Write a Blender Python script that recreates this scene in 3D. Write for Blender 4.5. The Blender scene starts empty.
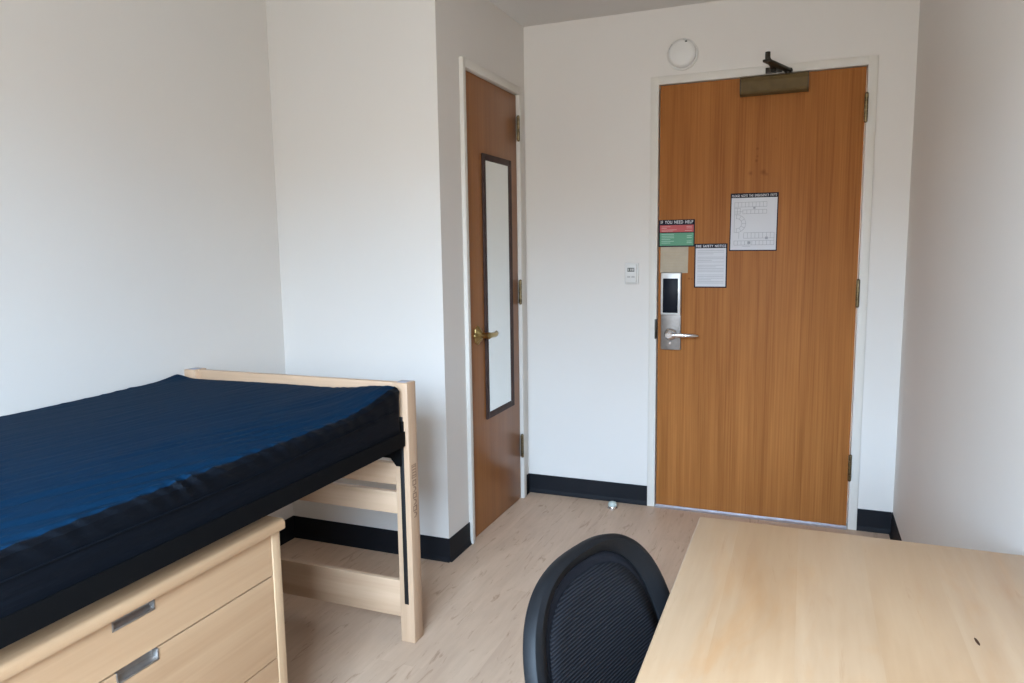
import bpy, bmesh, math, random
from mathutils import Vector, Matrix, noise
random.seed(7)
S = bpy.context.scene
COL = S.collection
R = math.radians
PI = math.pi

# ------------------------------------------------------------------ measures of the room (metres)
XR, XC, XL = 1.106, -0.708, -1.536      # right wall, closet side wall, left wall
YF, YW = -0.987, -4.40                  # closet front wall, window wall behind the viewer
H = 2.487                               # ceiling
DW, DT = 0.914, 2.127                   # entrance door
C1, C2, CT = -0.751, -0.122, 2.121      # closet door edges along Y, top
HB = 0.104                              # baseboard height
WX0, WX1, WZ0, WZ1 = -0.40, 0.95, 0.95, 2.42   # window opening


# ------------------------------------------------------------------ materials
def mat(name, col, rough=0.5, metal=0.0, coat=0.0, spec=0.5, sheen=0.0, sheen_tint=(1, 1, 1)):
    m = bpy.data.materials.new(name); m.use_nodes = True
    b = m.node_tree.nodes['Principled BSDF']
    b.inputs['Base Color'].default_value = (*col, 1)
    b.inputs['Roughness'].default_value = rough
    b.inputs['Metallic'].default_value = metal
    b.inputs['Coat Weight'].default_value = coat
    b.inputs['Coat Roughness'].default_value = 0.25
    b.inputs['Specular IOR Level'].default_value = spec
    if sheen:
        b.inputs['Sheen Weight'].default_value = sheen
        b.inputs['Sheen Roughness'].default_value = 0.35
        b.inputs['Sheen Tint'].default_value = (*sheen_tint, 1)
    return m


def nn(m, t, **kw):
    n = m.node_tree.nodes.new(t)
    for k, v in kw.items():
        setattr(n, k, v)
    return n


def lk(m, a, b):
    m.node_tree.links.new(a, b)


def mottled(name, col, amount=0.06, scale=6.0, bump=0.0, bump_scale=300.0, **kw):
    """Painted or plain surface with faint unevenness."""
    m = mat(name, col, **kw)
    b = m.node_tree.nodes['Principled BSDF']
    tc = nn(m, 'ShaderNodeTexCoord')
    ns = nn(m, 'ShaderNodeTexNoise'); ns.inputs['Scale'].default_value = scale; ns.inputs['Detail'].default_value = 4
    lk(m, tc.outputs['Object'], ns.inputs['Vector'])
    rp = nn(m, 'ShaderNodeValToRGB')
    rp.color_ramp.elements[0].position, rp.color_ramp.elements[1].position = 0.3, 0.7
    rp.color_ramp.elements[0].color = (*[c * (1 - amount) for c in col], 1)
    rp.color_ramp.elements[1].color = (*[min(1, c * (1 + amount)) for c in col], 1)
    lk(m, ns.outputs['Fac'], rp.inputs['Fac']); lk(m, rp.outputs['Color'], b.inputs['Base Color'])
    if bump:
        n2 = nn(m, 'ShaderNodeTexNoise'); n2.inputs['Scale'].default_value = bump_scale; n2.inputs['Detail'].default_value = 3
        lk(m, tc.outputs['Object'], n2.inputs['Vector'])
        bp = nn(m, 'ShaderNodeBump'); bp.inputs['Strength'].default_value = bump; bp.inputs['Distance'].default_value = 0.002
        lk(m, n2.outputs['Fac'], bp.inputs['Height']); lk(m, bp.outputs['Normal'], b.inputs['Normal'])
    return m


def wood(name, dark, light, axis='x', board=None, board_axis='y', board_var=0.1, tint=None, coarse=6.0, fine=60.0, stretch=0.07,
         fine_amt=0.25, rough=0.45, coat=0.0, offset=0.0, joint=0.0, length=None, spec=0.5):
    """Wood with the grain along one axis; with `board` the surface is made of staves of that width."""
    m = mat(name, light, rough=rough, coat=coat, spec=spec)
    b = m.node_tree.nodes['Principled BSDF']
    tc = nn(m, 'ShaderNodeTexCoord')
    src = tc.outputs['Object']
    sep = nn(m, 'ShaderNodeSeparateXYZ'); lk(m, src, sep.inputs[0])
    ax = {'x': 0, 'y': 1, 'z': 2}

    def math_(op, a, bb=None):
        n = nn(m, 'ShaderNodeMath', operation=op)
        for i, v in enumerate((a, bb)):
            if v is None: continue
            if isinstance(v, (int, float)): n.inputs[i].default_value = v
            else: lk(m, v, n.inputs[i])
        return n.outputs[0]
    rnd = None
    if board:
        q = math_('ADD', math_('DIVIDE', sep.outputs[ax[board_axis]], board), 50.37 + offset)
        idx = math_('FLOOR', q)
        frac = math_('FRACT', q)
        if length:
            w1 = nn(m, 'ShaderNodeTexWhiteNoise', noise_dimensions='1D'); lk(m, idx, w1.inputs['W'])
            l = math_('ADD', math_('DIVIDE', sep.outputs[ax[axis]], length), math_('MULTIPLY', w1.outputs['Value'], 7.0))
            lf = math_('FRACT', l)
            idx = math_('ADD', math_('MULTIPLY', idx, 13.13), math_('FLOOR', l))
        wn = nn(m, 'ShaderNodeTexWhiteNoise', noise_dimensions='1D'); lk(m, idx, wn.inputs['W'])
        rnd = wn.outputs['Value']
    vec = src
    if rnd is not None:
        cmb = nn(m, 'ShaderNodeCombineXYZ')
        sh = math_('MULTIPLY', rnd, 5.0)
        for i in range(3): lk(m, sh, cmb.inputs[i])
        ad = nn(m, 'ShaderNodeVectorMath', operation='ADD'); lk(m, src, ad.inputs[0]); lk(m, cmb.outputs[0], ad.inputs[1])
        vec = ad.outputs[0]

    def noise_(scale, st, detail, rough_, dist=0.0):
        mp = nn(m, 'ShaderNodeMapping'); sc = [scale] * 3; sc[ax[axis]] = scale * st
        mp.inputs['Scale'].default_value = sc
        mp.inputs['Location'].default_value = (offset, offset * 1.7, offset * 0.6)
        lk(m, vec, mp.inputs['Vector'])
        n = nn(m, 'ShaderNodeTexNoise'); n.inputs['Scale'].default_value = 1.0; n.inputs['Detail'].default_value = detail
        n.inputs['Roughness'].default_value = rough_; n.inputs['Distortion'].default_value = dist
        lk(m, mp.outputs[0], n.inputs['Vector'])
        return n.outputs['Fac']
    c = noise_(coarse, stretch, 4, 0.6, 0.6)
    f = noise_(fine, stretch * 0.4, 3, 0.6)
    v = math_('ADD', math_('MULTIPLY', c, 1 - fine_amt), math_('MULTIPLY', f, fine_amt))
    rp = nn(m, 'ShaderNodeValToRGB')
    rp.color_ramp.elements[0].position, rp.color_ramp.elements[1].position = 0.33, 0.64
    rp.color_ramp.elements[0].color = (*dark, 1); rp.color_ramp.elements[1].color = (*light, 1)
    lk(m, v, rp.inputs['Fac'])
    out = rp.outputs['Color']
    if rnd is not None:
        val = math_('ADD', math_('MULTIPLY', rnd, 2 * board_var), 1 - board_var)
        hs = nn(m, 'ShaderNodeHueSaturation'); lk(m, out, hs.inputs['Color']); lk(m, val, hs.inputs['Value'])
        out = hs.outputs['Color']
        if tint:
            mx = nn(m, 'ShaderNodeMix', data_type='RGBA', blend_type='MULTIPLY')
            w2 = nn(m, 'ShaderNodeTexWhiteNoise', noise_dimensions='1D'); lk(m, math_('ADD', idx, 0.37), w2.inputs['W'])
            lk(m, w2.outputs['Value'], mx.inputs[0]); lk(m, out, mx.inputs[6]); mx.inputs[7].default_value = (*tint, 1)
            out = mx.outputs[2]
        if joint:
            j = math_('LESS_THAN', frac, joint)
            if length: j = math_('MAXIMUM', j, math_('LESS_THAN', lf, joint * board / length))
            mx = nn(m, 'ShaderNodeMix', data_type='RGBA', blend_type='MULTIPLY')
            lk(m, math_('MULTIPLY', j, 0.35), mx.inputs[0]); lk(m, out, mx.inputs[6]); mx.inputs[7].default_value = (0.2, 0.15, 0.1, 1)
            out = mx.outputs[2]
    lk(m, out, b.inputs['Base Color'])
    return m


M = {}
M['paint'] = mottled('wall_paint', (0.69, 0.657, 0.612), 0.012, 2.0, bump=0.05, rough=0.55, spec=0.3)
M['ceil'] = mottled('ceiling_paint', (0.66, 0.645, 0.62), 0.012, 2.0, rough=0.8, spec=0.2)
M['frame_paint'] = mottled('frame_paint', (0.67, 0.64, 0.58), 0.01, 3.0, rough=0.5, spec=0.3)
M['base'] = mottled('baseboard_vinyl', (0.008, 0.009, 0.012), 0.1, 8.0, rough=0.6, spec=0.2)
M['floor'] = wood('floor_planks', (0.480, 0.333, 0.232), (0.581, 0.414, 0.294), 'y', board=0.178, board_axis='x', board_var=0.018, length=1.22,
                  coarse=9, fine=60, stretch=0.22, fine_amt=0.35, rough=0.45, spec=0.35)


def flecks(m, scale, lo, hi, colr):
    b = m.node_tree.nodes['Principled BSDF']; col = b.inputs['Base Color'].links[0].from_socket
    tc = nn(m, 'ShaderNodeTexCoord'); mp = nn(m, 'ShaderNodeMapping'); mp.inputs['Scale'].default_value = scale
    lk(m, tc.outputs['Object'], mp.inputs['Vector'])
    n = nn(m, 'ShaderNodeTexNoise'); n.inputs['Scale'].default_value = 1; n.inputs['Detail'].default_value = 5; n.inputs['Roughness'].default_value = .65; n.inputs['Distortion'].default_value = .8
    lk(m, mp.outputs[0], n.inputs['Vector'])
    r = nn(m, 'ShaderNodeMapRange', interpolation_type='SMOOTHSTEP'); r.inputs['From Min'].default_value = lo; r.inputs['From Max'].default_value = hi
    lk(m, n.outputs['Fac'], r.inputs['Value'])
    mx = nn(m, 'ShaderNodeMix', data_type='RGBA', blend_type='MULTIPLY'); lk(m, r.outputs[0], mx.inputs[0]); lk(m, col, mx.inputs[6]); mx.inputs[7].default_value = (*colr, 1)
    lk(m, mx.outputs[2], b.inputs['Base Color'])


flecks(M['floor'], (42, 7, 42), .56, .72, (.70, .64, .58))
M['door'] = wood('door_veneer', (0.249, 0.086, 0.020), (0.403, 0.158, 0.043), 'z', coarse=20, fine=130, stretch=0.03, fine_amt=0.55, rough=0.55, spec=0.16)
M['closet_door'] = wood('closet_door_veneer', (0.215, 0.083, 0.024), (0.31, 0.125, 0.037), 'z', coarse=12, fine=80, stretch=0.03, fine_amt=0.4, rough=0.34, spec=0.28, offset=3.1)
PALE_D, PALE_L = (0.459, 0.291, 0.177), (0.587, 0.402, 0.262)




def blemishes(m, spots):
    """Small dark scuffs at fixed places on a surface (x, z, radius, strength)."""
    b = m.node_tree.nodes['Principled BSDF']
    tc = nn(m, 'ShaderNodeTexCoord'); col = b.inputs['Base Color'].links[0].from_socket
    for x, z, r, st in spots:
        mp = nn(m, 'ShaderNodeMapping'); mp.inputs['Location'].default_value = (-x, 0, -z); mp.inputs['Scale'].default_value = (1, 0, 1)
        lk(m, tc.outputs['Object'], mp.inputs['Vector'])
        ln = nn(m, 'ShaderNodeVectorMath', operation='LENGTH'); lk(m, mp.outputs[0], ln.inputs[0])
        mr_ = nn(m, 'ShaderNodeMapRange', interpolation_type='SMOOTHSTEP'); mr_.inputs['From Min'].default_value = 0; mr_.inputs['From Max'].default_value = r
        mr_.inputs['To Min'].default_value = st; mr_.inputs['To Max'].default_value = 0
        lk(m, ln.outputs['Value'], mr_.inputs['Value'])
        mx = nn(m, 'ShaderNodeMix', data_type='RGBA', blend_type='MULTIPLY'); lk(m, mr_.outputs[0], mx.inputs[0]); lk(m, col, mx.inputs[6])
        mx.inputs[7].default_value = (0.45, 0.36, 0.32, 1); col = mx.outputs[2]
    lk(m, col, b.inputs['Base Color'])


blemishes(M['door'], [(.432, 1.688, .016, .5), (.490, 1.690, .020, .6), (.505, 1.680, .012, .4), (.458, 1.745, .010, .5), (.462, 1.765, .008, .4), (.461, 1.800, .010, .4), (.540, 1.84, .008, .3),
                      (.155, 1.190, .008, .7), (.168, 1.188, .006, .5)])
for a in 'xyz':
    M['maple_' + a] = wood('maple_' + a, PALE_D, PALE_L, a, coarse=9, fine=55, stretch=0.08, fine_amt=0.35, rough=0.42, offset=ord(a) * 0.13)
M['dresser_y'] = wood('dresser_maple_along', (0.396, 0.232, 0.122), (0.506, 0.324, 0.185), 'y', coarse=8, fine=55, stretch=0.07, fine_amt=0.35, rough=0.4, offset=1.9)
M['dresser_z'] = wood('dresser_maple_upright', (0.455, 0.291, 0.159), (0.573, 0.388, 0.235), 'z', coarse=9, fine=55, stretch=0.07, fine_amt=0.35, rough=0.4, offset=2.7)
M['desk'] = wood('desk_maple', (0.371, 0.230, 0.127), (0.458, 0.309, 0.190), 'y', board=0.118, board_axis='x', board_var=0.022, tint=(1.0, 0.95, 0.88), coarse=7, fine=45, stretch=0.16,
                 fine_amt=0.3, rough=0.33, offset=0.5)
flecks(M['desk'], (9, 2.2, 9), .50, .72, (1.0, .90, .78))
flecks(M['desk'], (55, 5, 55), .60, .76, (.88, .80, .72))
M['black_steel'] = mat('black_steel', (0.003, 0.003, 0.0033), 0.7, spec=0.08)
M['slot'] = mat('black_track', (0.003, 0.003, 0.003), 0.6)
M['brass'] = mottled('aged_brass', (0.42, 0.31, 0.13), 0.2, 40, rough=0.3, metal=1.0)
M['hinge'] = mottled('tarnished_brass', (0.20, 0.155, 0.085), 0.5, 60, rough=0.28, metal=1.0)
M['bronze'] = mottled('aged_bronze', (0.20, 0.14, 0.07), 0.25, 30, rough=0.38, metal=0.9)
M['closer_paint'] = mottled('bronze_paint', (0.125, 0.085, 0.036), 0.15, 20, rough=0.5, spec=0.12)
M['dark_bronze'] = mat('dark_bronze', (0.030, 0.024, 0.016), 0.4, 0.5)
M['steel'] = mottled('brushed_steel', (0.33, 0.31, 0.29), 0.08, 50, rough=0.42, metal=0.9)
M['chrome'] = mat('satin_chrome', (0.75, 0.75, 0.76), 0.22, 1.0)
M['silver_trim'] = mat('silver_trim', (0.62, 0.62, 0.60), 0.4, 0.3)
M['reader'] = mat('black_reader', (0.006, 0.008, 0.014), 0.4, spec=0.12)
M['alu'] = mottled('threshold_aluminium', (0.55, 0.55, 0.58), 0.1, 30, rough=0.35, metal=0.8)
M['white_plastic'] = mat('white_plastic', (0.70, 0.69, 0.66), 0.5)
M['grey_plastic'] = mat('grey_plastic', (0.45, 0.44, 0.42), 0.5)
M['lcd'] = mat('lcd', (0.05, 0.06, 0.05), 0.3)
M['dark_print'] = mat('dark_print', (0.016, 0.016, 0.028), 0.6, spec=0.1)
M['white_print'] = mat('white_print', (0.78, 0.78, 0.80), 0.5)
M['grey_print'] = mat('grey_print', (0.42, 0.43, 0.46), 0.6)
M['mid_print'] = mat('mid_print', (0.30, 0.31, 0.34), 0.6)
M['paper'] = mottled('sign_paper', (0.581, 0.590, 0.616), 0.02, 8, rough=0.5)
M['red_print'] = mat('red_print', (0.45, 0.055, 0.055), 0.5)
M['green_print'] = mat('green_print', (0.075, 0.27, 0.15), 0.5)
M['pink_print'] = mat('pink_print', (0.62, 0.32, 0.30), 0.5)
M['mint_print'] = mat('mint_print', (0.32, 0.52, 0.40), 0.5)
M['tan_paper'] = mottled('tan_paper', (0.43, 0.36, 0.26), 0.06, 25, rough=0.6)
M['mirror_frame'] = mottled('mirror_frame_wood', (0.055, 0.032, 0.027), 0.2, 25, rough=0.55, spec=0.15)
M['mirror'] = mat('mirror_glass', (0.86, 0.89, 0.88), 0.02, 1.0)
M['chair_plastic'] = mottled('chair_plastic', (0.0055, 0.006, 0.0072), 0.1, 40, rough=0.55, spec=0.2)
M['chair_fabric'] = mottled('chair_fabric', (0.006, 0.0065, 0.010), 0.15, 120, bump=0.3, bump_scale=600, rough=0.85, spec=0.2)
M['stop_rubber'] = mottled('pale_rubber', (0.50, 0.55, 0.50), 0.08, 60, rough=0.35)
M['burn'] = mat('burnt_mark', (0.26, 0.155, 0.095), 0.7)
M['recess'] = mat('pull_recess', (0.10, 0.095, 0.09), 0.45, 0.5)
M['knot'] = mat('knot_mark', (0.055, 0.028, 0.018), 0.9, spec=0.0)
M['window_frame'] = mat('window_frame', (0.72, 0.72, 0.70), 0.4)
M['dust'] = mat('leg_cap', (0.35, 0.36, 0.42), 0.6)


def mattress_mat(name, col, spec):
    m = mat(name, col, rough=0.57, spec=spec)
    b = m.node_tree.nodes['Principled BSDF']
    tc = nn(m, 'ShaderNodeTexCoord')
    mp = nn(m, 'ShaderNodeMapping'); mp.inputs['Rotation'].default_value = (0, 0, R(14)); mp.inputs['Scale'].default_value = (55, 4.5, 55)
    lk(m, tc.outputs['Object'], mp.inputs['Vector'])
    n = nn(m, 'ShaderNodeTexNoise'); n.inputs['Scale'].default_value = 1; n.inputs['Detail'].default_value = 4
    lk(m, mp.outputs[0], n.inputs['Vector'])
    bp = nn(m, 'ShaderNodeBump'); bp.inputs['Strength'].default_value = 0.7; bp.inputs['Distance'].default_value = 0.005
    lk(m, n.outputs['Fac'], bp.inputs['Height']); lk(m, bp.outputs['Normal'], b.inputs['Normal'])
    b.inputs['Specular Tint'].default_value = (0.55, 0.78, 1.0, 1)
    return m


M['nylon'] = mattress_mat('blue_nylon', (0.0028, 0.0175, 0.042), 0.02)
M['side_nylon'] = mattress_mat('black_nylon', (0.0038, 0.0045, 0.0065), 0.08)


def mesh_back_mat():
    m = mat('ribbed_mesh', (0.012, 0.013, 0.018), rough=0.8, spec=0.2)
    b = m.node_tree.nodes['Principled BSDF']
    tc = nn(m, 'ShaderNodeTexCoord')
    w = nn(m, 'ShaderNodeTexWave', wave_type='BANDS', bands_direction='Y', wave_profile='SIN')
    w.inputs['Scale'].default_value = 60.0; w.inputs['Distortion'].default_value = 0.15
    lk(m, tc.outputs['UV'], w.inputs['Vector'])
    rp = nn(m, 'ShaderNodeValToRGB')
    rp.color_ramp.elements[0].color = (0.003, 0.003, 0.005, 1); rp.color_ramp.elements[1].color = (0.016, 0.017, 0.021, 1)
    rp.color_ramp.elements[0].position = 0.25; rp.color_ramp.elements[1].position = 0.85
    lk(m, w.outputs['Fac'], rp.inputs['Fac']); lk(m, rp.outputs['Color'], b.inputs['Base Color'])
    bp = nn(m, 'ShaderNodeBump'); bp.inputs['Strength'].default_value = 0.6; bp.inputs['Distance'].default_value = 0.002
    lk(m, w.outputs['Fac'], bp.inputs['Height']); lk(m, bp.outputs['Normal'], b.inputs['Normal'])
    return m


M['mesh_back'] = mesh_back_mat()


def pane_mat():
    m = bpy.data.materials.new('window_glass'); m.use_nodes = True
    nt = m.node_tree; nt.nodes.clear()
    o = nt.nodes.new('ShaderNodeOutputMaterial'); t = nt.nodes.new('ShaderNodeBsdfTransparent'); g = nt.nodes.new('ShaderNodeBsdfGlossy')
    g.inputs['Roughness'].default_value = 0.0
    mx = nt.nodes.new('ShaderNodeMixShader'); mx.inputs[0].default_value = 0.06
    nt.links.new(t.outputs[0], mx.inputs[1]); nt.links.new(g.outputs[0], mx.inputs[2]); nt.links.new(mx.outputs[0], o.inputs[0])
    return m


M['pane'] = pane_mat()


# ------------------------------------------------------------------ mesh helpers
class MB:
    def __init__(self):
        self.bm = bmesh.new()

    def box(self, x0, x1, y0, y1, z0, z1, bev=0.0, seg=2, rot=None):
        t = bmesh.new()
        bmesh.ops.create_cube(t, size=1)
        bmesh.ops.scale(t, vec=(abs(x1 - x0), abs(y1 - y0), abs(z1 - z0)), verts=t.verts)
        if bev:
            bmesh.ops.bevel(t, geom=t.edges[:], offset=min(bev, 0.49 * min(abs(x1 - x0), abs(y1 - y0), abs(z1 - z0))), segments=seg, affect='EDGES', profile=0.5)
        if rot is not None:
            bmesh.ops.transform(t, matrix=rot, verts=t.verts)
        bmesh.ops.translate(t, vec=((x0 + x1) / 2, (y0 + y1) / 2, (z0 + z1) / 2), verts=t.verts)
        self.add(t)
        return self

    def add(self, t):
        me = bpy.data.meshes.new('tmp'); t.to_mesh(me); t.free()
        self.bm.from_mesh(me); bpy.data.meshes.remove(me)

    def cyl(self, p, d, r, h, r2=None, seg=32, bev=0.0):
        """Cylinder or cone from p along d."""
        t = bmesh.new()
        bmesh.ops.create_cone(t, cap_ends=True, segments=seg, radius1=r, radius2=r if r2 is None else r2, depth=h)
        if bev:
            ed = [e for e in t.edges if len(e.link_faces) == 2 and any(len(f.verts) > 4 for f in e.link_faces)]
            bmesh.ops.bevel(t, geom=ed, offset=bev, segments=2, affect='EDGES', profile=0.5)
        d = Vector(d).normalized()
        mt = Vector((0, 0, 1)).rotation_difference(d).to_matrix().to_4x4()
        bmesh.ops.transform(t, matrix=Matrix.Translation(Vector(p) + d * h / 2) @ mt, verts=t.verts)
        self.add(t)
        return self

    def lathe(self, p, d, prof, seg=40):
        """prof: list of (radius, height) along d from p."""
        t = bmesh.new(); rings = []
        for r, z in prof:
            rings.append([t.verts.new((max(r, 1e-5) * math.cos(2 * PI * k / seg), max(r, 1e-5) * math.sin(2 * PI * k / seg), z)) for k in range(seg)])
        for a, b in zip(rings, rings[1:]):
            for k in range(seg):
                t.faces.new((a[k], a[(k + 1) % seg], b[(k + 1) % seg], b[k]))
        t.faces.new(list(reversed(rings[0]))); t.faces.new(rings[-1])
        d = Vector(d).normalized()
        mt = Vector((0, 0, 1)).rotation_difference(d).to_matrix().to_4x4()
        bmesh.ops.transform(t, matrix=Matrix.Translation(Vector(p)) @ mt, verts=t.verts)
        self.add(t)
        return self

    def tube(self, pts, radii, seg=12, flat=1.0):
        """Tube through points; flat squeezes it along its local up."""
        pts = [Vector(p) for p in pts]
        if isinstance(radii, (int, float)): radii = [radii] * len(pts)
        t = bmesh.new(); rings = []
        up0 = Vector((0, 0, 1))
        for i, p in enumerate(pts):
            tg = (pts[min(i + 1, len(pts) - 1)] - pts[max(i - 1, 0)]).normalized()
            s = tg.cross(up0)
            if s.length < 1e-3: s = tg.cross(Vector((0, 1, 0)))
            s.normalize(); u = s.cross(tg)
            rings.append([t.verts.new(p + s * radii[i] * math.cos(2 * PI * k / seg) + u * radii[i] * flat * math.sin(2 * PI * k / seg)) for k in range(seg)])
        for a, b in zip(rings, rings[1:]):
            for k in range(seg):
                t.faces.new((a[k], a[(k + 1) % seg], b[(k + 1) % seg], b[k]))
        t.faces.new(list(reversed(rings[0]))); t.faces.new(rings[-1])
        bmesh.ops.recalc_face_normals(t, faces=t.faces[:])
        self.add(t)
        return self

    def prism(self, poly, axis, a0, a1):
        """Polygon of two coordinates (the two axes other than `axis`, in order) extruded along axis."""
        def v3(u, w, a):
            return {'x': (a, u, w), 'y': (u, a, w), 'z': (u, w, a)}[axis]
        t = bmesh.new()
        A = [t.verts.new(v3(u, w, a0)) for u, w in poly]; B = [t.verts.new(v3(u, w, a1)) for u, w in poly]
        n = len(poly)
        for k in range(n): t.faces.new((A[k], A[(k + 1) % n], B[(k + 1) % n], B[k]))
        t.faces.new(list(reversed(A))); t.faces.new(B)
        bmesh.ops.recalc_face_normals(t, faces=t.faces[:])
        self.add(t)
        return self

    def build(self, name, material, parent=None, smooth=True, off=None):
        bm = self.bm
        me = bpy.data.meshes.new(name)
        if off is not None:
            bmesh.ops.translate(bm, vec=-Vector(off), verts=bm.verts)
        bmesh.ops.recalc_face_normals(bm, faces=bm.faces[:])
        for f in bm.faces: f.smooth = smooth
        bm.to_mesh(me); bm.free()
        if smooth:
            me.set_sharp_from_angle(angle=R(40))
        me.materials.append(material)
        o = bpy.data.objects.new(name, me); COL.objects.link(o)
        if parent is not None: o.parent = parent
        if off is not None and parent is None: o.location = off
        return o


def tag(o, label=None, cat=None, kind=None, group=None):
    if label: o['label'] = label
    if cat: o['category'] = cat
    if kind: o['kind'] = kind
    if group: o['group'] = group
    return o


def thing(name, loc, label, cat, kind=None, group=None):
    o = bpy.data.objects.new(name, None); COL.objects.link(o)
    o.location = loc; o.empty_display_size = 0.1
    return tag(o, label, cat, kind, group)


def text_mesh(name, body, size, material, parent, loc, rot, width, bold=0.0):
    cu = bpy.data.curves.new('lettering_curve', 'FONT'); cu.body = body; cu.size = size
    cu.space_character = 1.12; cu.space_word = 1.5; cu.align_x = 'CENTER'; cu.align_y = 'CENTER'; cu.extrude = 0.0003; cu.offset = bold
    tmp = bpy.data.objects.new('tmp_text', cu); COL.objects.link(tmp)
    dg = bpy.context.evaluated_depsgraph_get()
    me = bpy.data.meshes.new_from_object(tmp.evaluated_get(dg))
    bpy.data.objects.remove(tmp); bpy.data.curves.remove(cu)
    me.name = name; me.materials.clear(); me.materials.append(material)
    o = bpy.data.objects.new(name, me); COL.objects.link(o)
    o.parent = parent; o.location = loc; o.rotation_euler = rot
    o.scale = (width / max(1e-6, o.dimensions.x), 1, 1)
    return o


# ------------------------------------------------------------------ the room
tag(MB().box(XL - .1, XR + .1, YW - .1, 0.3, -0.1, 0).build('floor', M['floor'], smooth=False),
    'pale brown wood plank floor running to the entrance door', 'floor', 'structure')
tag(MB().box(XL - .1, XR + .1, YW - .1, 0.3, H, H + .1).build('ceiling', M['ceil'], smooth=False),
    'plain painted ceiling above the entrance door wall', 'ceiling', 'structure')
tag(MB().box(XL - .12, XL, YW, YF + .1, 0, H).build('wall_left', M['paint'], smooth=False),
    'long off-white wall behind the bed', 'wall', 'structure')
tag(MB().box(XR, XR + .12, YW, .12, 0, H).build('wall_right', M['paint'], smooth=False),
    'long off-white wall beside the desk', 'wall', 'structure')
JW, JL = 0.042, 0.030      # frame face widths
b = MB()
b.box(XC - .1, -JW + .012, 0, .12, 0, H); b.box(DW + JW - .012, XR + .12, 0, .12, 0, H); b.box(-JW + .012, DW + JW - .012, 0, .12, DT + JW - .012, H)
tag(b.build('wall_back', M['paint'], smooth=False), 'off-white wall holding the entrance door', 'wall', 'structure')
b = MB()
b.box(XL, XC, YF, YF + .1, 0, H)
b.box(XC - .1, XC, YF + .1, C1 - JL + .012, 0, H); b.box(XC - .1, XC, C2 + JW - .012, 0, 0, H); b.box(XC - .1, XC, C1 - JL + .012, C2 + JW - .012, CT + JW - .012, H)
tag(b.build('wall_closet', M['paint'], smooth=False), 'off-white closet walls meeting in an outer corner behind the bed end', 'wall', 'structure')
b = MB()
b.box(XL - .12, WX0, YW - .15, YW, 0, H); b.box(WX1, XR + .12, YW - .15, YW, 0, H)
b.box(WX0, WX1, YW - .15, YW, 0, WZ0); b.box(WX0, WX1, YW - .15, YW, WZ1, H)
tag(b.build('wall_front', M['paint'], smooth=False), 'off-white wall with the window, facing the entrance door', 'wall', 'structure')
# closet and corridor backs so that door gaps stay dark
wn = thing('window_1', ((WX0 + WX1) / 2, YW, WZ0), 'white framed window opposite the entrance door', 'window', 'structure')
b = MB(); w, h = (WX1 - WX0) / 2, WZ1 - WZ0
for x0, x1, z0, z1 in ((-w, -w + .05, 0, h), (w - .05, w, 0, h), (-w, w, 0, .05), (-w, w, h - .05, h), (-.025, .025, .05, h - .05)):
    b.box(x0, x1, -.10, -.05, z0, z1, .004)
b.build('window_frame', M['window_frame'], wn)
MB().box(-w + .04, w - .04, -.078, -.072, .04, h - .04).build('pane', M['pane'], wn, smooth=False)


# door frames
def frame_main():
    b = MB()
    for x0, x1 in ((-JW, -.003), (DW + .003, DW + JW)):
        b.box(x0, x1, -.012, .12, 0, DT + JW, .002)
    b.box(-.004, DW + .004, -.012, .12, DT + .004, DT + JW, .002)
    # stops behind the leaf
    b.box(-.004, .012, .048, .07, 0, DT + .004); b.box(DW - .012, DW + .004, .048, .07, 0, DT + .004); b.box(.01, DW - .01, .048, .07, DT - .012, DT + .004)
    return b.build('trim_1', M['frame_paint'])


f = tag(frame_main(), 'cream painted metal frame around the wide entrance door', 'door frame', 'structure')
MB().box(-.011, -.0025, -.0145, .02, .885, .985, .001).build('strike_plate', M['dark_bronze'], f)
b = MB()
for y0, y1 in ((C1 - JL, C1 - .003), (C2 + .003, C2 + JW)):
    b.box(XC - .10, XC + .018, y0, y1, 0, CT + JW, .002)
b.box(XC - .10, XC + .018, C1 - .004, C2 + .004, CT + .004, CT + JW, .002)
b.box(XC - .08, XC - .05, C1 - .004, C1 + .012, 0, CT); b.box(XC - .08, XC - .05, C2 - .012, C2 + .004, 0, CT)
tag(b.build('trim_2', M['frame_paint']), 'cream painted metal frame around the narrow closet door', 'door frame', 'structure')
b = MB()
b.prism([(-.022, 0), (.11, 0), (.11, .007), (.0, .009), (-.012, .007)], 'x', 0, DW)
for y in (-.008, .0, .008): b.box(.0, DW, y - .001, y + .001, .007, .0095)
tag(b.build('trim_3', M['alu'], smooth=False), 'aluminium threshold strip under the entrance door', 'threshold', 'structure')

# baseboards: profile is (distance from the wall, height)
BP = [(0, 0), (.013, 0), (.008, .007), (.0045, .022), (.004, HB - .003), (.0025, HB), (0, HB)]


def baseboard(name, label, runs):
    b = MB()
    for axis, wall, sgn, a0, a1 in runs:
        if axis == 'x': b.prism([(wall + sgn * d, z) for d, z in BP], 'x', a0, a1)     # runs along x, stands out along y
        else: b.prism([(wall + sgn * d, z) for d, z in BP], 'y', a0, a1)
    return tag(b.build(name, M['base'], smooth=False), label, 'baseboard', 'structure')


baseboard('baseboard_back', 'black vinyl baseboard on both sides of the entrance door', [('x', 0, -1, XC + .005, -JW), ('x', 0, -1, DW + JW, XR - .005)])
baseboard('baseboard_right', 'black vinyl baseboard along the wall beside the desk', [('y', XR, -1, YW, 0)])
baseboard('baseboard_closet', 'black vinyl baseboard wrapping the closet corner behind the bed',
          [('x', YF, -1, XL, XC + .004), ('y', XC, 1, YF - .004, C1 - JL), ('y', XC, 1, C2 + JW, 0)])
baseboard('baseboard_left', 'black vinyl baseboard along the wall under the bed', [('y', XL, 1, YW, YF)])


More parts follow.
